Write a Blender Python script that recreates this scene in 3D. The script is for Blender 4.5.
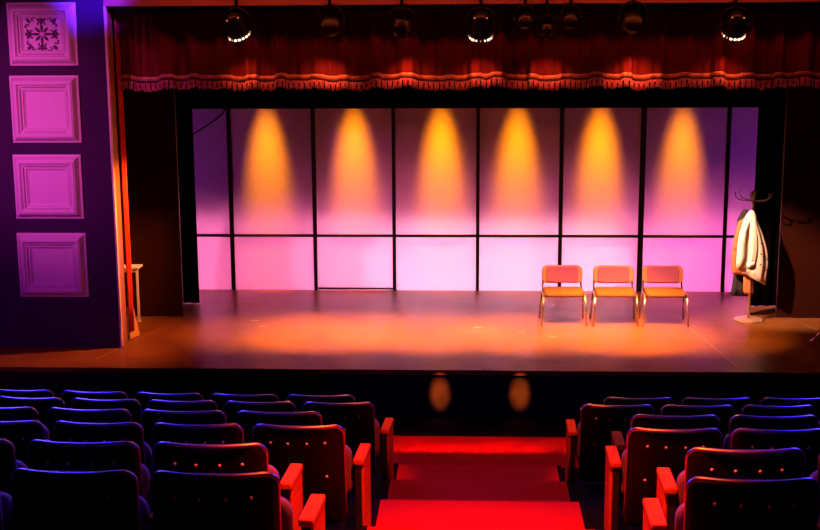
import bpy, bmesh, math, random
from mathutils import Vector, Matrix, Euler
PI = math.pi
rnd = random.Random(7)
for o in list(bpy.data.objects): bpy.data.objects.remove(o)
S = bpy.context.scene
C = S.collection

# ---------------------------------------------------------------- camera
CAM_Z = 3.869
def cam_matrix(pitch, yaw, roll):
    f = Vector((-math.sin(yaw)*math.cos(pitch), math.cos(yaw)*math.cos(pitch), -math.sin(pitch)))
    r = Vector((math.cos(yaw), math.sin(yaw), 0)); d = f.cross(r)
    c, s = math.cos(roll), math.sin(roll)
    r2 = r*c + d*s; d2 = d*c - r*s
    m = Matrix((r2, -d2, -f)).transposed().to_4x4()
    m.translation = (0, 0, CAM_Z)
    return m
cd = bpy.data.cameras.new('camera'); cam = bpy.data.objects.new('camera', cd); C.objects.link(cam)
cd.sensor_width = 36; cd.lens = 1258.2/820*36; cd.clip_end = 200
cam.matrix_world = cam_matrix(.1893, .0484, .0058)
S.camera = cam

# ---------------------------------------------------------------- world, exposure
W = bpy.data.worlds.new('world'); S.world = W; W.use_nodes = True
W.node_tree.nodes['Background'].inputs[0].default_value = (.12, .06, .5, 1)
W.node_tree.nodes['Background'].inputs[1].default_value = .002
S.view_settings.view_transform = 'Standard'; S.view_settings.look = 'None'
S.view_settings.exposure = 0; S.view_settings.gamma = 1; S.view_settings.use_curve_mapping = False

# ---------------------------------------------------------------- lights of the house and the stage, plus added fills
def aim(o, loc, target):
    o.location = loc
    o.rotation_euler = (Vector(target)-Vector(loc)).to_track_quat('-Z', 'Y').to_euler()
def spot(name, loc, target, color, power, angle, blend=1.0, radius=.05, spec=1.0):
    l = bpy.data.lights.new(name, 'SPOT'); l.color = color; l.energy = power
    l.spot_size = math.radians(angle); l.spot_blend = blend; l.shadow_soft_size = radius; l.specular_factor = spec
    o = bpy.data.objects.new(name, l); C.objects.link(o); aim(o, loc, target); return o
def area(name, loc, target, color, power, sx, sy, spread=180):
    l = bpy.data.lights.new(name, 'AREA'); l.color = color; l.energy = power
    l.shape = 'RECTANGLE'; l.size = sx; l.size_y = sy; l.spread = math.radians(spread)
    o = bpy.data.objects.new(name, l); C.objects.link(o); aim(o, loc, target); return o
AMBER = (1, .37, .02); GOLD = (1, .22, .0); BLUE = (.06, .035, 1)
# strip lights behind the translucent screen
def strip(x, w, col, p, sp=116): area('cyc_strip_light', (x, 19.5, .35), (x, 18.2, .40), col, p, w, .15, sp)
strip(.2, 4.6, (1, .15, .42), 150, 110); strip(3.4, 1.8, (1, .12, .55), 50, 100)
strip(0, 8.6, (1, .15, .42), 230, 80); strip(0, 8.8, (1, .18, .44), 1050, 60)
strip(.1, 4.2, (1, .60, .85), 480, 62); strip(.4, 2.8, (1, .70, .9), 420, 52)
area('cyc_side_wash', (-4.4, 19.4, 1.6), (-4.0, 18.2, 1.6), (.42, .015, 1), 9, .3, 1.8)
area('cyc_side_wash', (4.4, 19.4, 1.6), (4.0, 18.2, 1.6), (.45, .03, 1), 14, .3, 1.8)
# gold downlights that draw the six scallops on the screen
for x, e in ((-2.95, .9), (-1.68, 1.0), (-.42, 1.15), (.68, 1.05), (1.86, 1.1), (3.03, .85)):
    spot('scallop_light', (x, 17.68, 3.70), (x, 18.18, 1.64), GOLD, 2350*e, 21.5, 1.0, .11)
# amber lights inside the hanging stage lanterns, over the stage
for x, e, tx in ((-2.70, 900, -2.6), (-1.62, 2300, -1.75), (-.79, 1900, -.7), (.115, 1500, .1), (.87, 1700, .9), (1.85, 3000, 1.95), (3.0, 900, 2.9)):
    spot('amber_stage_light', (x, 14.70, 3.60), (tx, 15.55, 0), AMBER, e*1.5, 40, 1.0, .05)
    spot('amber_spill_light', (x, 14.80, 3.50), (tx, 15.05, 3.0), (1, .16, .05), 4+e*.0055, 118, 1.0, .05, .3)
# profile light from the middle of the pipe towards chairs and coat rack
spot('warm_profile_light', (1.1, 14.6, 3.3), (3.80, 16.4, .72), (1, .50, .31), 2800, 27, .8, .03)
spot('warm_jamb_light', (-3.25, 15.03, 2.3), (-4.25, 14.97, 1.2), (1, .21, .025), 420, 100, 1, .05)
spot('warm_chair_light', (1.7, 14.3, 3.0), (1.85, 16.2, .6), (1, .26, .24), 600, 44, .8, .03)
area('header_light', (0, 14.25, 4.7), (0, 14.75, 4.12), (1, .12, .03), 26, 8, .1)
spot('table_fill', (-2.6, 14.95, 3.0), (-4.55, 16.2, .75), (1, .42, .22), 420, 26, 1, .03)  # added fill without a lantern, brightens the white table
# left wall
spot('wall_magenta_light', (-6.9, 10.6, 4.2), (-5.25, 14.75, 2.7), (.95, .085, .68), 830, 42, 1, .06)
spot('wall_red_light', (-1.0, 11.0, .6), (-4.9, 14.75, 2.6), (1, .12, .10), 90, 26, 1, .06)
spot('wall_blue_light', (-2.5, 12.5, 5.4), (-4.32, 14.75, 4.25), (.10, .01, 1), 3600, 16, 1, .08)
# house, with unseen fills added
spot('aisle_light', (.1, 4.9, 5.9), (.07, 5.85, .8), (1, .055, .005), 4800, 44, 1, .1)
area('aisle_far_light', (.09, 11.12, 5.0), (.09, 11.121, 0), (1, .02, .02), 10, 1.7, .3, 12)
for x in (-.61, .80): spot('armrest_fill', (.1, 5.6, 5.9), (x, 8.9, .97), (1, .07, .006), 1500, 5.5, 1, .05)  # unseen pin spots added to brighten the far aisle armrests
area('house_blue_light', (-5.5, 12.5, 6.0), (-3.2, 7.0, 1), BLUE, 170, 2.0, 1.0, 70)
area('house_blue_light', (5.5, 12.5, 6.0), (3.2, 7.0, 1), BLUE, 130, 2.0, 1.0, 70)
area('house_pink_light', (0, 12.5, 6.5), (0, 7.5, 1), (1, .25, .16), 30, 1.2, .8, 80)
spot('floor_violet_fill', (-5, 9, 5), (0, 12.7, -.4), (.35, .05, 1), 600, 36, 1, .2)  # added fill, tints the lowest floor before the stage violet
spot('wall_dim_fill', (-6.8, 9.5, 3.4), (-5.3, 14.75, .9), (.7, .02, 1), 260, 44, 1, .1)  # weak unseen fill added to lift the lower part of the wall
spot('face_light', (-.336, 9.5, 5.2), (-.336, 13.83, -.245), (1, .14, .01), 56000, 2.3, 1, .02)
spot('face_light', (.574, 9.5, 5.2), (.574, 13.83, -.24), (1, .14, .01), 56000, 2.3, 1, .02)

# ---------------------------------------------------------------- materials
def mat(name, col, rough=.5, metal=0, spec=.5, noise=None, bump=None, coat=0, translucent=0):
    m = bpy.data.materials.new(name); m.use_nodes = True; nt = m.node_tree; b = nt.nodes['Principled BSDF']
    b.inputs['Base Color'].default_value = (*col, 1); b.inputs['Roughness'].default_value = rough
    b.inputs['Metallic'].default_value = metal; b.inputs['Specular IOR Level'].default_value = spec
    b.inputs['Coat Weight'].default_value = coat; b.inputs['Coat Roughness'].default_value = .15
    tc = nt.nodes.new('ShaderNodeTexCoord')
    if noise:
        col2, scale, stretch = noise
        mp = nt.nodes.new('ShaderNodeMapping'); mp.inputs['Scale'].default_value = stretch
        n = nt.nodes.new('ShaderNodeTexNoise'); n.inputs['Scale'].default_value = scale; n.inputs['Detail'].default_value = 6
        r = nt.nodes.new('ShaderNodeValToRGB'); r.color_ramp.elements[0].position = .35; r.color_ramp.elements[1].position = .65
        r.color_ramp.elements[0].color = (*col, 1); r.color_ramp.elements[1].color = (*col2, 1)
        nt.links.new(tc.outputs['Object'], mp.inputs[0]); nt.links.new(mp.outputs[0], n.inputs['Vector'])
        nt.links.new(n.outputs['Fac'], r.inputs[0]); nt.links.new(r.outputs[0], b.inputs['Base Color'])
    if bump:
        n2 = nt.nodes.new('ShaderNodeTexNoise'); n2.inputs['Scale'].default_value = bump[0]; n2.inputs['Detail'].default_value = 4
        bp = nt.nodes.new('ShaderNodeBump'); bp.inputs['Strength'].default_value = bump[1]; bp.inputs['Distance'].default_value = bump[2]
        nt.links.new(tc.outputs['Object'], n2.inputs['Vector']); nt.links.new(n2.outputs['Fac'], bp.inputs['Height'])
        nt.links.new(bp.outputs[0], b.inputs['Normal'])
    return m
M = dict(
 wall=mat('painted_wall', (.032, .0008, .045), .9, noise=((.038, .001, .052), 3, (1, 1, 1)), bump=(40, .1, .004)),
 jamb=mat('cream_jamb', (.75, .6, .5), .5), wood=mat('jamb_wood', (.42, .17, .06), .4, noise=((.3, .1, .03), 4, (8, 8, .6))),
 header=mat('header_paint', (.5, .2, .12), .5, noise=((.42, .16, .1), 2, (.4, 1, 6))),
 plaster=mat('tile_plaster', (.72, .55, .62), .55, bump=(90, .25, .003)),
 ornament=mat('ornament_paint', (.10, .03, .09), .6),
 black=mat('black_paint', (.012, .010, .010), .55, bump=(30, .1, .003)),
 flat=mat('masking_flat', (.034, .006, .0026), .85, spec=.06, noise=((.027, .0047, .002), 1.5, (1, 1, .4)), bump=(25, .15, .004)),
 cloth_black=mat('black_drape', (.0015, .0008, .0008), .95, spec=.02),
 face=mat('stage_face_gloss', (.008, .007, .010), .32, noise=((.014, .012, .016), 6, (1, 1, 1)), bump=(18, .3, .004)),
 velvet=mat('red_velvet', (.20, .003, .003), .85, noise=((.12, .0015, .002), 5, (6, 6, .4))),
 trim=mat('trim_band', (.9, .42, .22), .4, noise=((.5, .10, .08), 60, (1, 1, 1))),
 piping=mat('dark_braid', (.04, .01, .02), .7),
 fringe=mat('bullion_fringe', (.8, .24, .28), .55, noise=((.55, .14, .2), 50, (1, 1, 1))),
 redcurtain=mat('red_curtain', (.6, .03, .01), .7), yellow=mat('yellow_board', (.8, .5, .12), .5),
 redpatch=mat('red_patch', (.6, .02, .02), .5),
 steel=mat('black_steel', (.005, .004, .005), .35), chrome=mat('chrome', (.75, .72, .68), .18, 1),
 seatshell=mat('seat_shell', (.004, .0014, .001), .42, noise=((.006, .002, .0015), 3, (1, 1, 1)), spec=.10),
 seatrim=mat('seat_rim', (.42, .34, .42), .34, 1), rivet=mat('rivet', (.85, .8, .8), .35, .3),
 purple=mat('purple_upholstery', (.16, .08, .24), .85, bump=(220, .3, .002)),
 armwood=mat('armrest_wood', (.56, .10, .004), .5, noise=((.42, .07, .003), 5, (10, 1.2, 10)), spec=.03),
 carpet=mat('red_carpet', (.62, .010, .004), .95, spec=.05, noise=((.42, .006, .003), 180, (1, 1, 1)), bump=(300, .5, .004)),
 edging=mat('carpet_edging', (.006, .003, .003), .8, spec=.03), floor=mat('house_floor', (.004, .002, .003), .8, spec=.04, bump=(60, .2, .003)),
 nylon=mat('chair_upholstery', (.44, .15, .32), .85, bump=(260, .3, .002)), seatpad=mat('chair_seat_pad', (.22, .07, .03), .8, bump=(260, .3, .002)),
 shellplastic=mat('chair_shell', (.68, .36, .20), .45), tube=mat('chair_tube', (.62, .52, .45), .2, .95),
 darktube=mat('chair_socket', (.03, .025, .025), .5),
 coatcloth=mat('cream_cloth', (.92, .80, .64), .85, bump=(160, .25, .003)), browncloth=mat('brown_cloth', (.42, .15, .05), .85, bump=(160, .25, .003)),
 cuff=mat('white_cuff', (.9, .88, .85), .8), darkcloth=mat('dark_cloth', (.02, .015, .02), .9),
 rackwood=mat('rack_metal', (.05, .025, .02), .35, .5), rackbase=mat('rack_base', (.62, .40, .28), .35, .6),
 table=mat('white_table', (.75, .65, .62), .4), tape=mat('tape', (.6, .45, .35), .6), floorline=mat('floor_line_dull', (.5, .3, .2), .6))
def floor_material():
    m = bpy.data.materials.new('stage_floor_paint'); m.use_nodes = True; nt = m.node_tree; b = nt.nodes['Principled BSDF']
    tc = nt.nodes.new('ShaderNodeTexCoord')
    def noise(scale, detail, st=(1, 1, 1)):
        mp = nt.nodes.new('ShaderNodeMapping'); mp.inputs['Scale'].default_value = st
        n = nt.nodes.new('ShaderNodeTexNoise'); n.inputs['Scale'].default_value = scale; n.inputs['Detail'].default_value = detail
        nt.links.new(tc.outputs['Object'], mp.inputs[0]); nt.links.new(mp.outputs[0], n.inputs['Vector']); return n
    def ramp(src, a, b_, ca, cb):
        r = nt.nodes.new('ShaderNodeValToRGB'); r.color_ramp.elements[0].position = a; r.color_ramp.elements[1].position = b_
        r.color_ramp.elements[0].color = ca; r.color_ramp.elements[1].color = cb; nt.links.new(src.outputs['Fac'], r.inputs[0]); return r
    base = ramp(noise(3.5, 3, (.8, 1.6, 1)), .25, .75, (.175, .064, .016, 1), (.250, .092, .024, 1))
    wear = ramp(noise(1.1, 3), .35, .65, (.72, .72, .72, 1), (1, 1, 1, 1))
    mul = nt.nodes.new('ShaderNodeMixRGB'); mul.blend_type = 'MULTIPLY'; mul.inputs[0].default_value = 1
    nt.links.new(base.outputs[0], mul.inputs[1]); nt.links.new(wear.outputs[0], mul.inputs[2])
    speck = ramp(noise(42, 1, (.7, 1, 1)), .77, .80, (0, 0, 0, 1), (.8, .8, .8, 1))
    mix = nt.nodes.new('ShaderNodeMixRGB'); nt.links.new(speck.outputs[0], mix.inputs[0]); nt.links.new(mul.outputs[0], mix.inputs[1])
    mix.inputs[2].default_value = (.5, .34, .2, 1); nt.links.new(mix.outputs[0], b.inputs['Base Color'])
    b.inputs['Roughness'].default_value = .33; b.inputs['Specular IOR Level'].default_value = .12
    n = noise(30, 5); bp = nt.nodes.new('ShaderNodeBump'); bp.inputs['Strength'].default_value = .0; bp.inputs['Distance'].default_value = .001
    nt.links.new(n.outputs['Fac'], bp.inputs['Height']); nt.links.new(bp.outputs[0], b.inputs['Normal'])
    return m
M['stage'] = floor_material()
def screen_material():
    m = bpy.data.materials.new('translucent_screen'); m.use_nodes = True; nt = m.node_tree; nt.nodes.clear()
    o = nt.nodes.new('ShaderNodeOutputMaterial'); a = nt.nodes.new('ShaderNodeBsdfDiffuse'); t = nt.nodes.new('ShaderNodeBsdfTranslucent')
    a.inputs[0].default_value = (.72, .70, .70, 1); t.inputs[0].default_value = (.8, .8, .8, 1)
    x = nt.nodes.new('ShaderNodeMixShader'); x.inputs[0].default_value = .5
    nt.links.new(a.outputs[0], x.inputs[1]); nt.links.new(t.outputs[0], x.inputs[2]); nt.links.new(x.outputs[0], o.inputs[0]); return m
M['screen'] = screen_material()
def emit(name, col, s):
    m = bpy.data.materials.new(name); m.use_nodes = True; b = m.node_tree.nodes['Principled BSDF']
    b.inputs['Base Color'].default_value = (.5, .4, .3, 1); b.inputs['Emission Color'].default_value = (*col, 1); b.inputs['Emission Strength'].default_value = s; return m
M['glow'] = emit('lamp_vent_glow', (1, .62, .36), 5); M['dimglow'] = emit('lamp_vent_dim', (1, .3, .12), .6)

# ---------------------------------------------------------------- mesh helpers
class MB:
    def __init__(s): s.v = []; s.f = []
    def add(s, vs, fs, mx=None):
        n = len(s.v)
        for p in vs: s.v.append(tuple(mx @ Vector(p)) if mx else tuple(p))
        for f in fs: s.f.append(tuple(n+i for i in f))
        return s
    def box(s, x0, x1, y0, y1, z0, z1, mx=None):
        v = [(x, y, z) for z in (z0, z1) for y in (y0, y1) for x in (x0, x1)]
        return s.add(v, [(0, 2, 3, 1), (4, 5, 7, 6), (0, 1, 5, 4), (2, 6, 7, 3), (0, 4, 6, 2), (1, 3, 7, 5)], mx)
    def tube(s, pts, r, n=10, cap=True, closed=False):
        pts = [Vector(p) for p in pts]; N = len(pts); vs = []; up = None
        for i, p in enumerate(pts):
            a = pts[(i-1) % N] if (closed or i) else p; b = pts[(i+1) % N] if (closed or i < N-1) else p
            t = (b-a).normalized()
            if up is None: up = t.orthogonal().normalized()
            else: up = (up - t*up.dot(t)).normalized()
            q = t.cross(up); rr = r[i] if isinstance(r, (list, tuple)) else r
            for k in range(n):
                an = 2*PI*k/n; vs.append(p + up*math.cos(an)*rr + q*math.sin(an)*rr)
        fs = []
        for i in range(N if closed else N-1):
            for k in range(n):
                j = (i+1) % N; fs.append((i*n+k, i*n+(k+1) % n, j*n+(k+1) % n, j*n+k))
        if cap and not closed: fs += [tuple(range(n))[::-1], tuple((N-1)*n+k for k in range(n))]
        return s.add(vs, fs)
    def lathe(s, prof, n=24, mx=None):        # prof: (radius, z)
        vs = []; fs = []
        for r, z in prof:
            for k in range(n): vs.append((r*math.cos(2*PI*k/n), r*math.sin(2*PI*k/n), z))
        for i in range(len(prof)-1):
            for k in range(n): fs.append((i*n+k, i*n+(k+1) % n, (i+1)*n+(k+1) % n, (i+1)*n+k))
        fs += [tuple(range(n))[::-1], tuple((len(prof)-1)*n+k for k in range(n))]
        return s.add(vs, fs, mx)
    def grid(s, rows, closed=False):           # rows of points
        n = len(rows[0]); fs = []
        for i in range(len(rows)-1):
            for k in range(n if closed else n-1): fs.append((i*n+k, i*n+(k+1) % n, (i+1)*n+(k+1) % n, (i+1)*n+k))
        return s.add([p for r in rows for p in r], fs)
    def build(s, name, m, parent=None, smooth=False, bevel=0, segs=2, solid=0, sub=0, loc=None):
        me = bpy.data.meshes.new(name); me.from_pydata(s.v, [], s.f)
        bm = bmesh.new(); bm.from_mesh(me); bmesh.ops.recalc_face_normals(bm, faces=bm.faces); bm.to_mesh(me); bm.free()
        me.materials.append(M[m] if isinstance(m, str) else m)
        o = bpy.data.objects.new(name, me); C.objects.link(o)
        if solid: md = o.modifiers.new('solid', 'SOLIDIFY'); md.thickness = solid; md.offset = 0
        if bevel: md = o.modifiers.new('bevel', 'BEVEL'); md.width = bevel; md.segments = segs; md.limit_method = 'ANGLE'
        if sub: md = o.modifiers.new('sub', 'SUBSURF'); md.levels = sub; md.render_levels = sub
        if smooth or bevel:
            me.polygons.foreach_set('use_smooth', [True]*len(me.polygons))
            if not smooth: me.set_sharp_from_angle(angle=math.radians(35))
        if parent: o.parent = parent
        if loc: o.location = loc
        return o
def thing(name, label, cat, loc=(0, 0, 0), rz=0, group=None):
    o = bpy.data.objects.new(name, None); C.objects.link(o); o.location = loc; o.rotation_euler = (0, 0, rz); o.empty_display_size = .1
    return tag(o, label, cat, group)
def tag(o, label, cat, group=None):
    o['label'] = label; o['category'] = cat
    if group: o['group'] = group
    return o
def struct(o, label=None):
    o['kind'] = 'structure'
    if label: o['label'] = label
    return o
def dup(root):
    def cp(o, p):
        c = o.copy(); C.objects.link(c)
        if p: c.parent = p
        for ch in o.children: cp(ch, c)
        return c
    return cp(root, None)

# ---------------------------------------------------------------- structure: stage
YF = 13.83; YW = 14.75; XL = -4.245
struct(MB().box(-9, 9, YF, 21, -.06, 0).build('floor', 'stage', bevel=.006), 'dark glossy painted stage floor')
struct(MB().box(-9, 9, YF+.03, YF+.2, -.56, -.061).build('wall_stage_front', 'face'), 'glossy black front face of the stage')
struct(MB().box(-9, XL-.02, YW, YW+.27, 0.001, 6.5).build('wall_left', 'wall'), 'dark violet painted wall left of the stage opening')
struct(MB().box(XL-.02, XL, YW-.012, YW+.05, 0.001, 4.09).build('trim_1', 'jamb'), 'narrow cream edge strip of the stage opening')
struct(MB().box(XL-.02, XL-.002, YW+.05, YW+.26, 0.001, 4.09).build('trim_2', 'wood', bevel=.004), 'orange wooden jamb of the stage opening')
struct(MB().box(XL-.02, 9, YW, YW+.25, 4.09, 6.5).build('wall_header', 'header'), 'header wall above the stage opening')
struct(MB().box(4.75, 9, YW, YW+.25, 0.001, 4.09).build('wall_right', 'wall'), 'wall right of the stage opening')
struct(MB().box(-9, 9, 21, 21.1, -.06, 6.5).build('wall_back', 'black'), 'black back wall of the stage')

# ---------------------------------------------------------------- structure: raked house floor
ZT = [2.129, 1.907, 1.677, 1.439, 1.199, .953]           # seat back tops per row
YR = [4.701, 5.692, 6.684, 7.675, 8.666, 9.657]
def fz(k):
    if k < 0: return ZT[0]-.78-.235*k
    return ZT[k]-.78
levels = [(YR[0]+.99*k-.15, YR[0]+.99*k+.84, fz(k)) for k in range(-6, 0)]
levels += [(YR[k]-.15, YR[k]+.84, fz(k)) for k in range(6)]
levels[-1] = (YR[5]-.15, 10.5, fz(5))
levels += [(10.5, 11.66, -.07), (11.66, 12.57, -.30), (12.57, YF+.03, -.56)]
fl = MB()
for i, (a, b, z) in enumerate(levels): fl.box(-9, 9, a, b, z-.5, z)
struct(fl.build('floor', 'floor'), 'dark stepped floor of the seating')
# red stair carpet: one runner over every tread
cp = thing('stair_carpet', 'red carpet runner down the steps of the centre aisle', 'carpet', (0, 0, 0))
prof = []
for i, (a, b, z) in enumerate(levels[:-4]):
    prof += [(a+.012, z+.012), (b+.012, z+.012)]
vs = []
for y, z in prof: vs += [(-.56, y, z), (.69, y, z)]
mb = MB().add(vs, [(2*i, 2*i+1, 2*i+3, 2*i+2) for i in range(len(prof)-1)])
mb.build('runner', 'carpet', cp)
for i, (a, b, z) in enumerate(levels[:-4]):
    for s in (0, 1):
        x0, x1 = ((-.60, -.56), (.69, .725))[s]
        MB().box(x0, x1, a+.015, b+.02, z+.001, z+.016).build('edge_strip', 'edging', cp, bevel=.003)
MB().box(-.73, .93, levels[-4][0]+.02, levels[-4][1]+.01, levels[-4][2], levels[-4][2]+.012).build('landing_carpet', 'carpet', None)
lc = bpy.data.objects['landing_carpet']; tag(lc, 'wide dark red carpet on the lowest tread between the front seats', 'carpet')
lc.name = 'carpet'
o = MB().box(-.76, .95, 10.515, 11.67, -.069, -.058).build('carpet', 'carpet'); tag(o, 'bright red carpet strip at the foot of the aisle steps', 'carpet')

# ---------------------------------------------------------------- screen at the back of the stage
YC = 18.18; ZB = .0
uprights = [(-3.505, .055, .06), (-2.274, .07, .05), (-1.109, .055, .05), (.112, .055, .045), (1.313, .07, .05), (2.475, .08, .075), (3.682, .06, .05)]
scr = thing('backdrop_screen', 'tall glowing pink and orange panelled screen across the back of the stage', 'screen', (0, YC, 0))
xs = [-4.75]+[u[0] for u in uprights]+[4.75]
for i in range(8):
    for z0, z1 in ((.0005, .81), (.83, 3.9)):
        MB().box(xs[i]+.004, xs[i+1]-.004, .0, .004, z0, z1).build('fabric_panel', 'screen', scr)
for x, wt, wb in uprights:
    v = [(x-wb/2, -.03, .0), (x+wb/2, -.03, .0), (x+wb/2, .03, .0), (x-wb/2, .03, .0), (x-wt/2, -.03, 3.9), (x+wt/2, -.03, 3.9), (x+wt/2, .03, 3.9), (x-wt/2, .03, 3.9)]
    MB().add(v, [(0, 1, 2, 3), (7, 6, 5, 4), (0, 4, 5, 1), (1, 5, 6, 2), (2, 6, 7, 3), (3, 7, 4, 0)]).build('upright', 'black', scr)
MB().box(-4.75, 4.75, -.026, .012, .80, .838).build('rail', 'black', scr)
MB().box(-2.24, -1.13, -.022, .010, .015, .04).build('bottom_bar', 'black', scr)
pts = [(-3.50, 2.76), (-3.53, 2.69), (-3.581, 2.607), (-3.686, 2.521), (-3.865, 2.406), (-4.03, 2.306), (-4.3, 2.2)]
o = MB().tube([(x, YC-.06, z) for x, z in pts], .012, 8).build('cable', 'black', smooth=True); tag(o, 'black cable hanging across the top left corner of the screen', 'cable')

# ---------------------------------------------------------------- masking
def flatpanel(x0, x1, y0, y1, z1, label, m='flat'):
    t = thing('masking_flat', label, 'stage flat', ((x0+x1)/2, y0, 0)); w = (x1-x0)/2
    MB().box(-w, w, 0, .02, .003, z1).build('panel', m, t, bevel=.002)
    for x in (-w+.03, 0, w-.03): MB().box(x-.03, x+.03, .02, .06, .01, z1-.01).build('frame_batten', 'black', t)
    return t
flatpanel(-6.2, -3.873, 16.42, 0, 4.6, 'dark brown masking flat left of the stage behind the white table')
flatpanel(4.075, 6.6, 16.52, 0, 4.6, 'dark brown masking flat at the right behind the coat rack')
def drape(name, x0, x1, y, z0, z1, m, label, cat, fold=.03, wl=.16):
    mb = MB(); n = int((x1-x0)/.012)
    rows = []
    for j in range(8):
        z = z0+(z1-z0)*j/7; rows.append([(x0+(x1-x0)*i/n, y+fold*math.sin(2*PI*(x0+(x1-x0)*i/n)/wl+.6*math.sin(3.1*i/n+j*.1)), z) for i in range(n+1)])
    o = mb.grid(rows).build(name, m, smooth=True, solid=.006); tag(o, label, cat); return o
drape('side_drape', -4.6, -3.822, 17.22, .01, 4.6, 'cloth_black', 'black side curtain at the left edge of the glowing screen', 'curtain')
drape('side_drape', 3.875, 5.2, 17.22, .01, 4.6, 'cloth_black', 'black side curtain behind the coat rack at the right edge of the screen', 'curtain')
o = drape('masking_border', -5.2, 5.2, 17.12, 2.745, 4.6, 'cloth_black', 'black border curtain along the top of the screen', 'curtain', .02)
# red tormentor curtain and leaning board at the left jamb
rows = []
for j in range(12):
    z = .12+(4.0-.12)*j/11
    rows.append([(-4.228+.016*math.sin(i*.9)+.03*i/12, 15.03+.010*i, z) for i in range(13)])
o = MB().grid(rows).build('side_curtain', 'redcurtain', smooth=True, solid=.008); tag(o, 'narrow bright red curtain hanging beside the left jamb of the stage', 'curtain')
t = thing('leaning_board', 'small yellow board with red patches leaning behind the left jamb', 'board', (-4.235, 15.27, 0), 0)
v = [(-.03, -.09, 0), (.045, .11, 0), (.03, .12, 0), (-.045, -.08, 0), (-.05, -.07, .40), (-.01, .05, .40), (-.02, .06, .40), (-.06, -.06, .40)]
MB().add(v, [(0, 1, 2, 3), (7, 6, 5, 4), (0, 4, 5, 1), (1, 5, 6, 2), (2, 6, 7, 3), (3, 7, 4, 0)]).build('board', 'yellow', t)
bd = [c for c in t.children][0]
for z0, z1, a, b in ((.20, .24, .1, .6), (.25, .27, .5, .95), (.32, .37, .2, .8)):
    def P(u, z):
        w = z/.40; A = Vector((-.03, -.09, 0)).lerp(Vector((-.05, -.07, .4)), w); B = Vector((.045, .11, 0)).lerp(Vector((-.01, .05, .4)), w)
        q = A.lerp(B, u); return (q.x+.002, q.y-.004, q.z)
    MB().add([P(a, z0), P(b, z0), P(b, z1), P(a, z1)], [(0, 1, 2, 3)]).build('patch', 'redpatch', bd)

# ---------------------------------------------------------------- valance
VX = [(-4.06, 0)]
px = [163, 190, 223, 250, 279, 316, 343, 375, 407, 450, 476, 498, 533, 566, 597, 627, 656, 684, 718, 746, 777, 802]
pleats = [-4.10] + [(-.716+(p-410)*.01178) for p in px] + [4.30, 4.62]
def pleat(x):
    d = 0
    for i, p in enumerate(pleats):
        u = (x-p)/(.075+.02*math.sin(i*2.3)); a = .75+.25*math.sin(i*1.7)
        d = max(d, a/(1+u**6))
    return d
def vy(x, h):          # h 0 at hem, 1 at top
    return 15.12 - .085*pleat(x)*(1-.2*h) - .016*math.sin(x*37)*(.5+.5*h) - .012*math.sin(x*71+1)*(.2+h) - .012*math.sin(x*19+2)
def vz(x): return .035*pleat(x) + .012*math.sin(x*5.3)
t = thing('valance', 'dark red pleated velvet valance with gold band and fringe across the stage top', 'curtain', (0, 0, 0))
nx = 900; X = [-4.215+(4.7+4.215)*i/nx for i in range(nx+1)]
def surf(zlo, zhi, nz, off, name, m, thick):
    rows = []
    for j in range(nz+1):
        rows.append([(x, vy(x, max(0, (zlo+(zhi-zlo)*j/nz-3.2)/.9))-off, zlo+(zhi-zlo)*j/nz+vz(x)*max(0, 1-(zlo+(zhi-zlo)*j/nz-3.2)/.5)) for x in X])
    return MB().grid(rows).build(name, m, t, smooth=True, solid=thick)
surf(3.22, 4.35, 14, 0, 'curtain', 'velvet', .006)
surf(3.225, 3.272, 2, .010, 'trim_band', 'trim', .006)
surf(3.198, 3.224, 2, .008, 'braid', 'piping', .006)
mb = MB(); x = -4.21
while x < 4.68:                # twisted cords hung in knotted bunches
    zb = 3.20+vz(x); y = vy(x, 0)-.012
    L = .085+.03*rnd.random(); ph = (x % .062)/.062
    lean = (ph-.5)*.030
    mb.tube([(x, y, zb), (x-lean*.6, y-.004, zb-L*.45), (x-lean*.2+rnd.uniform(-.006, .006), y-rnd.uniform(0, .012), zb-L)], [.0042, .0042, .0062], 5)
    x += .0105+rnd.random()*.004
f = mb.build('fringe', 'fringe', t, smooth=True); f['kind'] = 'stuff'
mb = MB()
for i in range(141): 
    xx = -4.19+i*.063; mb.lathe([(.002, .012), (.009, .006), (.011, 0), (.009, -.008), (.003, -.014)], 8, Matrix.Translation((xx, vy(xx, 0)-.016, 3.196+vz(xx)-.012)))
h = mb.build('fringe_heading', 'fringe', t, smooth=True); h['kind'] = 'stuff'
# pipe for the lanterns and black pelmet batten
o = MB().box(-4.2, 4.7, 14.93, 14.98, 4.0, 4.075).build('batten', 'black', bevel=.004); tag(o, 'black batten along the top edge above the valance', 'batten')
struct(MB().tube([(-6, 14.71, 4.30), (6, 14.71, 4.30)], .024, 12).build('trim_3', 'steel', smooth=True), 'steel lighting pipe in front of the header')

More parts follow.
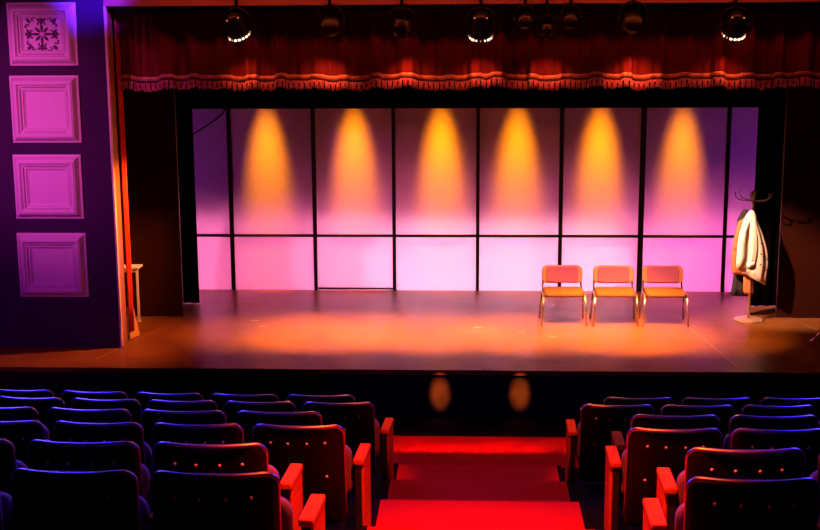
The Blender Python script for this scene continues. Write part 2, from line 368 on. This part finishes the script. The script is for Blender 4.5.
# ---------------------------------------------------------------- lanterns
def lantern(x, z, size, tilt, side, glow, label, shape=0):
    t = thing('stage_lantern', label, 'stage light', (x, 14.71, z), 0, 'stage lanterns under the header')
    R_ = Matrix.Rotation(side, 4, 'Y') @ Matrix.Rotation(-tilt, 4, 'X')
    s = size
    if shape == 0:   prof = [(.004, .20), (.05, .195), (.085, .165), (.105, .11), (.118, .03), (.124, -.05), (.135, -.09), (.140, -.11), (.128, -.115), (.10, -.115)]
    elif shape == 1: prof = [(.10, .10), (.118, .095), (.12, .02), (.126, .015), (.126, -.01), (.12, -.015), (.118, -.09), (.13, -.10), (.13, -.12), (.10, -.12)]
    else:            prof = [(.03, .05), (.09, .045), (.125, .02), (.135, -.02), (.14, -.04), (.12, -.045)]
    body = MB().lathe([(r*s, q*s) for r, q in prof], 28, R_).build('body', 'steel', t, smooth=True)
    # yoke from the sides of the body up to the clamp
    yk = []
    for k in range(13):
        a = PI*k/12; yk.append((.16*s*math.cos(a), 0, (.04+.20*math.sin(a)**.6)*s))
    MB().tube(yk, .010, 8).build('yoke', 'steel', t, smooth=True)
    top = 4.30-z
    MB().box(-.018, .018, -.02, .02, .22*s, top-.025).build('clamp', 'steel', t, bevel=.004)
    for sg in (-1, 1): MB().lathe([(.018, -.012), (.024, -.008), (.024, .008), (.018, .012)], 10, Matrix.Translation((sg*.168*s, 0, .04*s)) @ Matrix.Rotation(PI/2, 4, 'Y')).build('knob', 'steel', t, smooth=True)
    if glow:
        for k in range(9):
            a = -PI/2 + (k-4)*.36
            if glow == 2 and k in (3, 4, 5, 6): m_, w = 'glow', .013
            elif glow == 3 and k in (2, 6): m_, w = 'glow', .018
            else: m_, w = ('glow', .005) if k % 2 else ('dimglow', .007)
            r = .137*s
            MB().box(-w, w, -.006, .004, -.009, .009, R_ @ Matrix.Translation((r*math.cos(a), r*math.sin(a), -.085*s)) @ Matrix.Rotation(a+PI/2, 4, 'Z')).build('vent', m_, body)
        for sg in (-1, 1): MB().box(-.008, .008, -.006, .004, -.006, .006, R_ @ Matrix.Translation((sg*.07*s, -.06*s, .17*s))).build('vent', 'dimglow', body)
    return t
lantern(-2.70, 3.83, .95, -.55, -.25, 2, 'tilted bullet-shaped black stage lantern with bright ring, leftmost along the header')
lantern(-1.62, 3.86, .95, -1.1, 0, 0, 'dim flat oval black stage lantern, second from the left along the header', 2)
lantern(-.79, 3.84, .9, -.15, .12, 0, 'drum-shaped black stage lantern with violet sheen left of the middle', 1)
lantern(.115, 3.81, 1.0, -.5, 0, 3, 'black egg-shaped stage lantern with two bright spots near the middle of the header')
lantern(.62, 3.90, .7, -1.2, .0, 0, 'small flat black stage lantern left of the slim tube lantern', 2)
lantern(.87, 3.80, .65, -.1, 0, 0, 'slim downward tube lantern in the dark cluster right of the middle', 1)
lantern(1.14, 3.90, .7, -1.2, .0, 0, 'small flat black stage lantern right of the slim tube lantern', 2)
lantern(1.85, 3.88, .95, -1.1, 0, 0, 'dim flat oval black stage lantern, second from the right along the header', 2)
lantern(3.0, 3.81, .95, -.55, .05, 2, 'black stage lantern with glowing lower ring, rightmost along the header')

# ---------------------------------------------------------------- square plaster frames on the left wall
def plaster(x0, x1, z0, z1, label, rosette=False):
    cx, cz, hx, hz = (x0+x1)/2, (z0+z1)/2, (x1-x0)/2, (z1-z0)/2
    t = thing('wall_frame', label, 'plaster frame', (cx, YW, cz), 0, 'square plaster frames on the left wall')
    prof = [(0, 0), (0, .020), (.012, .026), (.022, .030), (.060, .088), (.070, .092), (.078, .100), (.098, .100), (.104, .092), (.112, .080),
            (.150, .058), (.156, .062), (.164, .062), (.170, .050), (.185, .040), (.190, .034)]
    rows = []
    for d, h in prof:
        rows.append([(-hx+d, -h, -hz+d), (hx-d, -h, -hz+d), (hx-d, -h, hz-d), (-hx+d, -h, hz-d)])
    MB().grid(rows, closed=True).build('moulding', 'plaster', t)
    d = .186; cpn = MB().box(-hx+d, hx-d, -.036, -.002, -hz+d, hz-d).build('centre_panel', 'plaster', t)
    mb = MB(); di = .131; n = 24
    for side in range(4):
        for k in range(n):
            u = (k+.5)/n*2-1
            if side % 2 == 0: p = (u*(hx-di-.02), -.076, (hz-di)*(1 if side == 0 else -1))
            else: p = ((hx-di)*(1 if side == 1 else -1), -.076, u*(hz-di-.02))
            mb.lathe([(.003, .009), (.008, .005), (.009, 0), (.008, -.005), (.003, -.009)], 6, Matrix.Translation(p))
    b = mb.build('beading', 'plaster', t, smooth=True); b['kind'] = 'stuff'
    if rosette:
        mb = MB(); s = hx-.19; y = -.040
        def curl(cx_, cz_, ang, r, turn, w=.011):
            pts = []
            for k in range(11):
                a = ang + turn*k*.42; rr = r*(1-.07*k); pts.append((cx_+rr*math.cos(a), y, cz_+rr*math.sin(a)))
            mb.tube(pts, [w*(1-.05*k) for k in range(11)], 6)
        def leaf(px_, pz_, ang, L, wd):
            vs = []; 
            for k in range(9):
                u = k/8; w_ = wd*math.sin(PI*u)**.8
                c_, s_ = math.cos(ang), math.sin(ang)
                for sg in (-1, 0, 1): vs.append((px_+c_*u*L-s_*w_*sg, y-(.006 if sg == 0 else 0), pz_+s_*u*L+c_*w_*sg))
            mb.add(vs, [(3*k+j, 3*k+j+1, 3*k+4+j, 3*k+3+j) for k in range(8) for j in range(2)])
        for q in range(4):
            a = q*PI/2; c_, s_ = math.cos(a), math.sin(a)
            leaf(c_*s*.62, s_*s*.62, a, s*.32, s*.13); leaf(c_*s*.08, s_*s*.08, a, s*.50, s*.08)
            for sg in (-1, 1):
                curl(c_*s*.52-s_*sg*s*.13, s_*s*.52+c_*sg*s*.13, a-sg*PI/2, s*.15, sg)
            b2 = a+PI/4; leaf(math.cos(b2)*s*.1, math.sin(b2)*s*.1, b2, s*.42, s*.08)
            cx_, cz_ = s*.86*(1 if math.cos(b2) > 0 else -1), s*.86*(1 if math.sin(b2) > 0 else -1)
            leaf(cx_*.98, cz_*.98, b2+PI, s*.36, s*.10)
            for sg in (-1, 1):
                curl(cx_*(.88 if sg > 0 else .50), cz_*(.50 if sg > 0 else .88), b2+PI/2*sg, s*.14, -sg); leaf(cx_*(.98 if sg > 0 else .3), cz_*(.3 if sg > 0 else .98), b2+PI, s*.22, s*.07)
        mb.build('rosette', 'ornament', cpn)
    return t
plaster(-5.405, -4.595, 3.413, 4.140, 'topmost square plaster frame on the dark wall, with a dark flower ornament', True)
plaster(-5.428, -4.605, 2.508, 3.297, 'plain square plaster frame directly below the flower ornament frame')
plaster(-5.448, -4.628, 1.595, 2.366, 'plain square plaster frame second from the bottom of the left wall')
plaster(-5.462, -4.62, .635, 1.42, 'lowest square plaster frame on the left wall')

# ---------------------------------------------------------------- stage chairs
def rounded(hw, z0, z1, r, n=6):
    pts = []
    for cx_, cz_, a0 in ((hw-r, z0+r, -PI/2), (hw-r, z1-r, 0), (-hw+r, z1-r, PI/2), (-hw+r, z0+r, PI)):
        for k in range(n+1): a = a0+PI/2*k/n; pts.append((cx_+r*math.cos(a), cz_+r*math.sin(a)))
    return pts
def pad(mb, hw, z0, z1, r, y0, y1, puff, curve=0, lean=0):
    # closed pillow: outline rings from back to front
    prof = [(0, 1.0, 0), (.0, 1.0, .35), (0, .99, .7), (0, .94, .9), (0, .80, 1.0), (0, .4, 1.0+puff), (0, .02, 1.0+puff*1.2)]
    cz_ = (z0+z1)/2; out = rounded(hw, z0, z1, r)
    rows = []
    for _, sc, d in [(0, .02, 0), (0, .9, 0)] + prof:
        row = []
        for x, z in out:
            xx, zz = x*sc, cz_+(z-cz_)*sc; row.append((xx, y0+(y1-y0)*d + curve*(xx/hw)**2 + lean*(zz-z0), zz))
        rows.append(row)
    return mb.grid(rows, closed=True)
def make_chair(label):
    t = thing('stacking_chair', label, 'chair', (0, 0, 0), 0, 'row of three chairs on the stage')
    # faces -Y
    mb = MB()      # seat: pillow lying flat
    out = rounded(.245, -.21, .21, .06); rows = []
    for sc, z in ((.02, .445), (.92, .445), (1.0, .455), (1.0, .475), (.97, .490), (.8, .500), (.4, .500), (.02, .500)):
        rows.append([(x*sc, y*sc, z - (.020 if y < -.15 else 0)*sc + .012*(abs(x)/.245)**2*(1 if z > .47 else 0)) for x, y in out])
    mb.grid(rows, closed=True).build('seat', 'seatpad', t, smooth=True)
    mb = MB(); pad(mb, .262, .555, .815, .075, .262, .225, 0, -.045, .14); br = mb.build('backrest', 'shellplastic', t, smooth=True)
    mb = MB(); pad(mb, .206, .568, .802, .05, .228, .205, .15, -.030, .14); mb.build('back_pad', 'nylon', br, smooth=True)
    for s in (-1, 1):
        MB().tube([(s*.262, -.20, .43), (s*.285, -.225, 0)], .0125, 10).build('leg', 'tube', t, smooth=True)
        MB().tube([(s*.262, .18, .43), (s*.285, .255, 0)], .0125, 10).build('leg', 'tube', t, smooth=True)
        MB().tube([(s*.262, -.20, .43), (s*.262, -.19, .448), (s*.262, 0, .45), (s*.262, .17, .448), (s*.262, .18, .43)], .0125, 10).build('side_rail', 'tube', t, smooth=True)
        MB().tube([(s*.250, .16, .45), (s*.248, .235, .50), (s*.244, .262, .62)], .011, 10).build('back_post', 'darktube', t, smooth=True)
    for y in (-.15, .15): MB().tube([(-.262, y, .43), (.262, y, .43)], .010, 8).build('crossbar', 'darktube', t, smooth=True)
    return t
ch = make_chair('pink-backed stacking chair on the stage, leftmost of the three, farthest from the coat rack')
labs = [None, 'middle pink-backed stacking chair between the two outer chairs on the stage', 'pink-backed stacking chair on the stage nearest the coat rack']
for i, cx_ in enumerate((1.223, 1.892, 2.536)):
    c = ch if i == 0 else dup(ch)
    c.scale = (1.02, .9, .885); c.location = (cx_, 16.19, 0); c.rotation_euler = (0, 0, (.02, 0, -.015)[i])
    if labs[i]: c['label'] = labs[i]

# ---------------------------------------------------------------- coat rack
RX, RY = 3.672, 16.36
t = thing('coat_rack', 'tall metal coat rack with curved hooks and octagonal base right of the chairs', 'coat rack', (RX, RY, 0))
MB().lathe([(.185, .001), (.2, .004), (.2, .018), (.188, .026), (.03, .032)], 8).build('base', 'rackbase', t)
MB().lathe([(.016, .03), (.016, .9), (.019, .905), (.019, .93), (.016, .94)], 16).build('pole', 'rackbase', t, smooth=True)
MB().lathe([(.016, .941), (.016, 1.55), (.028, 1.58), (.030, 1.63), (.018, 1.66), (.010, 1.72), (.002, 1.735)], 16).build('upper_pole', 'rackwood', t, smooth=True)
for k in range(6):
    a = k*PI/3+.12
    pts = [(r*math.cos(a), r*math.sin(a), z) for r, z in ((.015, 1.60), (.07, 1.595), (.13, 1.60), (.20, 1.615), (.24, 1.655), (.252, 1.695), (.242, 1.712))]
    MB().tube(pts, [.008]*6+[.012], 8).build('hook', 'rackwood', t, smooth=True)
    b2 = a+PI/6
    pts = [(r*math.cos(b2), r*math.sin(b2), z) for r, z in ((.015, 1.62), (.04, 1.66), (.035, 1.71), (.01, 1.72))]
    MB().tube(pts, .007, 8).build('scroll', 'rackwood', t, smooth=True)
for k in range(2):
    s = (-1, 1)[k]; MB().tube([(s*.01, 0, 1.0), (s*.12, 0, .965), (s*.19, -.02, .93), (s*.225, -.02, .95), (s*.215, -.02, .985)], .008, 8).build('lower_hook', 'rackwood', t, smooth=True)
def garment(name, rings, m, parent=None, folds=9, amp=.10, seed=1, thick=.006, n=56):
    """rings: (z_left, z_right, x_centre, half_width, y_centre, half_depth)"""
    rows = []; q = random.Random(seed); ph = [q.uniform(0, 6) for _ in range(4)]
    for j, (zl, zr, xc, hw, yc, hd) in enumerate(rings):
        row = []; u = j/(len(rings)-1)
        for k in range(n):
            a = 2*PI*k/n; am = amp*min(1, u*1.8+.15)
            r = 1+am*math.sin(folds*a+ph[0]+u*.8)+am*.5*math.sin((folds*2-3)*a+ph[1])
            cx_ = math.cos(a); z = zl+(zr-zl)*(cx_*.5+.5)
            row.append((xc+hw*cx_*(1+.3*(r-1)), yc+hd*math.sin(a)*r, z))
        rows.append(row)
    o = MB().grid(rows, closed=True).build(name, m, parent, smooth=True, solid=thick); return o
yf = RY-.075
ct = thing('coat', 'cream white coat hanging on the coat rack', 'coat', (-.04, 0, 0))
garment('coat_body', [(1.475, 1.475, 3.675, .016, yf+.01, .02), (1.43, 1.42, 3.672, .055, yf, .035), (1.34, 1.31, 3.668, .095, yf, .045), (1.22, 1.18, 3.680, .135, yf-.01, .05),
    (1.08, 1.04, 3.700, .165, yf-.01, .055), (.95, .92, 3.715, .180, yf-.01, .055), (.84, .78, 3.722, .185, yf-.01, .055), (.76, .62, 3.715, .178, yf-.01, .055), (.69, .50, 3.712, .168, yf-.01, .052)], 'coatcloth', ct, 6, .12, 3)
garment('sleeve', [(1.34, 1.34, 3.62, .03, yf-.04, .03), (1.20, 1.22, 3.575, .050, yf-.045, .05), (1.02, 1.04, 3.562, .056, yf-.045, .052), (.86, .88, 3.56, .058, yf-.045, .052), (.73, .74, 3.555, .060, yf-.04, .055)], 'coatcloth', ct, 4, .07, 9)
garment('sleeve', [(1.34, 1.34, 3.68, .03, yf-.03, .03), (1.16, 1.18, 3.70, .050, yf-.04, .04), (1.0, 1.02, 3.71, .055, yf-.045, .042), (.84, .86, 3.70, .055, yf-.045, .042), (.77, .80, 3.685, .055, yf-.045, .042)], 'coatcloth', ct, 4, .06, 5)
garment('cuff', [(.80, .825, 3.687, .058, yf-.047, .045), (.735, .765, 3.681, .056, yf-.047, .044)], 'cuff', ct, 4, .05, 5)
for z in (1.06, .92, .78): MB().lathe([(.002, -.004), (.011, -.003), (.011, .003), (.002, .004)], 10, Matrix.Translation((3.80, yf-.085, z)) @ Matrix.Rotation(PI/2, 4, 'X')).build('button', 'darkcloth', ct)
bj = garment('jacket', [(1.40, 1.40, 3.66, .03, RY+.07, .03), (1.30, 1.30, 3.59, .09, RY+.07, .05), (1.05, 1.05, 3.555, .105, RY+.07, .05), (.85, .85, 3.545, .115, RY+.07, .05), (.66, .66, 3.56, .12, RY+.07, .05), (.60, .62, 3.58, .11, RY+.07, .045)], 'browncloth', None, 6, .14, 11)
tag(bj, 'orange brown jacket hanging behind the cream coat on the rack', 'jacket')
sc = garment('scarf', [(.70, .70, 3.645, .06, RY-.03, .028), (.60, .60, 3.642, .066, RY-.035, .03), (.50, .50, 3.642, .062, RY-.035, .03), (.40, .40, 3.645, .058, RY-.035, .03), (.365, .375, 3.65, .045, RY-.035, .025)], 'browncloth', None, 5, .14, 13)
tag(sc, 'brown cloth end hanging below the hem of the cream coat', 'scarf')
dc = garment('dark_coat', [(1.46, 1.46, 3.60, .035, RY+.13, .02), (1.33, 1.30, 3.57, .06, RY+.16, .03), (1.0, 1.0, 3.58, .08, RY+.17, .04), (.6, .6, 3.60, .10, RY+.18, .045), (.42, .42, 3.62, .14, RY+.18, .05), (.30, .30, 3.63, .165, RY+.18, .05)], 'darkcloth', None, 6, .12, 17)
tag(dc, 'long black coat hanging at the back of the rack behind the other garments', 'coat')

# ---------------------------------------------------------------- table at the left, stand at the right
t = thing('side_table', 'small white table standing in the left wing beside the jamb', 'table', (-4.78, 16.14, 0))
MB().box(-.45, .42, -.06, .16, .715, .742).build('tabletop', 'table', t, bevel=.004)
for x in (-.42, .39):
    for y, x in ((-.03, x), (.13, x-.045)):
        MB().box(x-.014, x+.014, y-.014, y+.014, .012, .715).box(x-.024, x+.024, y-.024, y+.024, .001, .012).build('leg', 'table', t, bevel=.002)
for y in (-.03, .12): MB().box(-.40, .37, y-.009, y+.009, .67, .712).build('apron', 'table', t)
t = thing('tripod_stand', 'metal tripod stand at the right edge with only one foot in view', 'stand', (4.46, 15.20, 0))
MB().tube([(0, 0, .10), (0, 0, 1.1)], .012, 10).build('pole', 'tube', t, smooth=True)
for a in (PI, PI/3, -PI/3):
    MB().tube([(.02*math.cos(a), .02*math.sin(a), .32), (.25*math.cos(a), .25*math.sin(a), .03)], .010, 8).build('leg', 'tube', t, smooth=True)
    MB().tube([(.245*math.cos(a), .245*math.sin(a), .034), (.28*math.cos(a), .28*math.sin(a), .015)], [.012, .015], 10).build('foot', 'table', t, smooth=True)
MB().box(-.2, .2, -.01, .01, 1.08, 1.35).build('desk', 'steel', t, bevel=.004)

# marking tape and a painted light edge on the stage floor
tapes = [(-2.857, 16.208, .12, .02, 0, 'long pale tape mark on the floor left of centre stage'), (-2.70, 15.90, .10, .02, .1, 'short pale tape mark just nearer than the long one at left'),
 (-2.12, 16.976, .10, .03, 0, 'tape mark on the floor below the second screen upright'), (.108, 15.886, .11, .03, 0, 'tape mark at centre stage below the middle upright'),
 (.661, 15.657, .09, .025, 0, 'dull tape mark between centre and the chairs'), (1.045, 15.405, .10, .025, 0, 'tape mark in front of the leftmost stage chair'),
 (.093, 13.875, .11, .03, 0, 'pale tape mark on the front edge of the stage'), (.995, 16.32, .09, .02, 0, 'tape mark under the leftmost stage chair')]
for x, y, w, d, r, l in tapes:
    o = MB().box(-w/2, w/2, -d/2, d/2, 0, .0012).build('floor_tape', 'tape', loc=(x, y, .0005)); o.rotation_euler.z = r; tag(o, l, 'tape', 'tape marks on the stage floor')
def line(a, b, w, l):
    a, b = Vector(a), Vector(b); d = (b-a).normalized(); n = Vector((-d.y, d.x))*w/2
    o = MB().add([(a+n).to_3d(), (b+n).to_3d(), (b-n).to_3d(), (a-n).to_3d()], [(0, 1, 2, 3)]).build('floor_line', 'floorline', solid=.0008); o.location.z = .001; tag(o, l, 'tape')
line((2.836, 15.924), (3.06, 14.05), .012, 'thin pale light edge painted on the floor, running forward from the chair nearest the rack')  # bright edge of the shuttered stage light, drawn as a pale strip
line((-3.88, 16.33), (-4.40, 14.2), .008, 'thin faint tape line running forward from the left masking flat')
line((4.30, 16.3), (4.75, 14.9), .008, 'thin faint tape line on the floor at the right masking flat')

# ---------------------------------------------------------------- theatre seats
def back_pt(u, z, W_, H0):         # u -1..1, z relative to row floor; returns x, y bow
    taper = .965 + .03*(1-(z-.20)/.58)
    x = u*W_/2*taper
    y = -.060*(1-(u*u)) + .055*(.78-z)*1.0 - .01
    return x, y
def outline(W_, n=8):
    r = .055; pts = []
    hw = 1.0
    z1 = .78; z0 = .20; ru = r/(W_/2)
    for cx_, cz_, a0 in ((hw-ru, z0+r*.6, -PI/2), (hw-ru, z1-r, 0), (-hw+ru, z1-r, PI/2), (-hw+ru, z0+r*.6, PI)):
        rz = r*.6 if cz_ < .5 else r
        for k in range(n+1):
            a = a0+PI/2*k/n; pts.append((cx_+ru*math.cos(a), cz_+rz*math.sin(a)))
    return pts
def make_seat(W_, pitch, side, aisle, near=False):
    """side: +1 standard on the right (left block), -1 on the left. faces +Y; origin: floor under top edge of back"""
    t = thing('theatre_seat', '', 'theatre seat', (0, 0, 0))
    out = outline(W_); th = .022
    mb = MB(); zc = .49
    rings = []
    for off, scs in ((0, (0.0, .25, .5, .75, .9, 1.0)), (th, (1.0, .9, .75, .5, .25, 0.0))):
        for sc in scs:
            row = []
            for u, z in out:
                x, y = back_pt(u*sc, zc+(z-zc)*sc, W_, 0); row.append((x, y+off, zc+(z-zc)*sc))
            rings.append(row)
    shell = mb.grid(rings, closed=True).build('back_shell', 'seatshell', t, smooth=True)
    # rim over sides and top, denser along the straights
    full = []
    sel = out[8:8+1] + []
    path = []
    hw = 1.0
    zz = [.26, .40, .50, .60, .68]
    path += [(1.0, z) for z in zz] + out[9:18]
    path += [(.80-.1*k, .78) for k in range(1, 16)] if False else [(u, .78) for u in (.7, .5, .3, .1, -.1, -.3, -.5, -.7)]
    path += out[18:27] + [(-1.0, z) for z in reversed(zz)]
    pts = []
    for u, z in path:
        x, y = back_pt(u, z, W_, 0); pts.append((x, y+th*.5, z))
    N_ = len(pts); rad = [max(.005, .0125-.0022*max(0, 6-min(i_, N_-1-i_))) if min(i_, N_-1-i_) < 6 else .0125 for i_ in range(N_)]
    MB().tube(pts, rad, 10).build('rim', 'seatrim', shell, smooth=True)
    for u, z in ((-.60, .69), (-.21, .69), (.21, .69), (.60, .69), (-.62, .49), (.62, .49)):
        x, y = back_pt(u, z, W_, 0)
        MB().lathe([(.0085, 0), (.008, .003), (.005, .006), (.001, .007)], 10, Matrix.Translation((x, y-.0005, z)) @ Matrix.Rotation(PI/2, 4, 'X')).build('rivet', 'rivet', shell, smooth=True)
    mb = MB(); pad(mb, W_/2-.03, .30, .70, .05, .045, .095, .1, .035, -.07); mb.build('back_cushion', 'purple', t, smooth=True)
    mb = MB(); pad(mb, W_/2+((.022 if side == 1 else .004) if aisle else -.012), .30, .61, .07, .16, .235, .1, 0, -.05)
    mb.build('seat_cushion', 'purple', t, smooth=True)
    # standard with armrest
    ofs = (.085 if side == 1 else .078) if near else (.062 if side == 1 else .042)
    xo = side*(W_/2+(ofs if aisle else (pitch-W_)/2)); sp = math.radians(4.5 if side == 1 else 0) if aisle else 0
    RM = Matrix.Translation((xo, .1, 0)) @ Matrix.Rotation(-side*sp, 4, 'Z') @ Matrix.Translation((-xo, -.1, 0))
    w = .033 if aisle else .022
    v = []
    prof = [(.105, .542), (.105, .507), (.365, .52), (.365, .555)]
    mb = MB()
    mb.add([(xo-w, y, z) for y, z in prof]+[(xo+w, y, z) for y, z in prof], [(0, 1, 2, 3), (7, 6, 5, 4), (0, 4, 5, 1), (1, 5, 6, 2), (2, 6, 7, 3), (3, 7, 4, 0)], RM)
    mb.build('armrest', 'armwood' , t, bevel=.008)
    prof = [(.12, .001), (.12, .510), (.355, .522), (.355, .10), (.33, .001)]
    n = 5
    if aisle:
        a0, a1 = xo+side*.014, xo+side*.030
        mb = MB().add([(a0, y, z) for y, z in prof]+[(a1, y, z) for y, z in prof], [(0, 1, 2, 3, 4), (9, 8, 7, 6, 5)]+[(i, i+5, (i+1) % 5+5, (i+1) % 5) for i in range(5)], RM)
        mb.build('end_panel', 'armwood', t, bevel=.004)
        a0, a1 = xo-side*.024, xo+side*.0139
    else: a0, a1 = xo-.012, xo+.012
    mb = MB().add([(a0, y, z) for y, z in prof]+[(a1, y, z) for y, z in prof], [(0, 1, 2, 3, 4), (9, 8, 7, 6, 5)]+[(i, i+5, (i+1) % 5+5, (i+1) % 5) for i in range(5)], RM)
    mb.build('standard', 'black', t, bevel=.004)
    return t
aL = [-.749, -.96, -.692, -.94, -.68, -.911]; aR = [.842, 1.015, .867, 1.017, .792, 1.06]
WO, WE, GO, GE = .5693, .6179, .049, .0606
cnt = [(3, 3), (4, 3), (4, 4), (5, 4), (6, 5), (6, 5)]
rown = ['nearest row', 'second row from the camera', 'third row from the camera', 'fourth row from the camera', 'fifth row from the camera', 'row nearest the stage']
posn = ['beside the aisle', 'second from the aisle', 'third from the aisle', 'fourth from the aisle', 'fifth from the aisle', 'sixth from the aisle']
protos = {}
for k in range(6):
    pitch, gap = (WO, GO) if k % 2 == 0 else (WE, GE); W_ = pitch-gap
    for side in (1, -1):
        num = cnt[k][0 if side == 1 else 1]
        for j in range(num):
            key = (k % 2, side, j == 0, k == 0)
            if key not in protos: protos[key] = make_seat(W_, pitch, side, j == 0, k == 0); s = protos[key]
            else: s = dup(protos[key])
            x = (aL[k]-(j*pitch+W_/2)) if side == 1 else (aR[k]+(j*pitch+W_/2))
            dx = abs(x)-1.0; y = YR[k]+.012*max(0, dx)**2; rz = -.024*max(0, dx)*(1 if side == 1 else -1)
            s.location = (x, y, fz(k)); s.rotation_euler = (0, 0, rz)
            bl = 'left' if side == 1 else 'right'
            s['label'] = f'black backed theatre seat, {posn[j]}, {bl} block, {rown[k]}'
            s['group'] = f'theatre seats in the {bl} block'
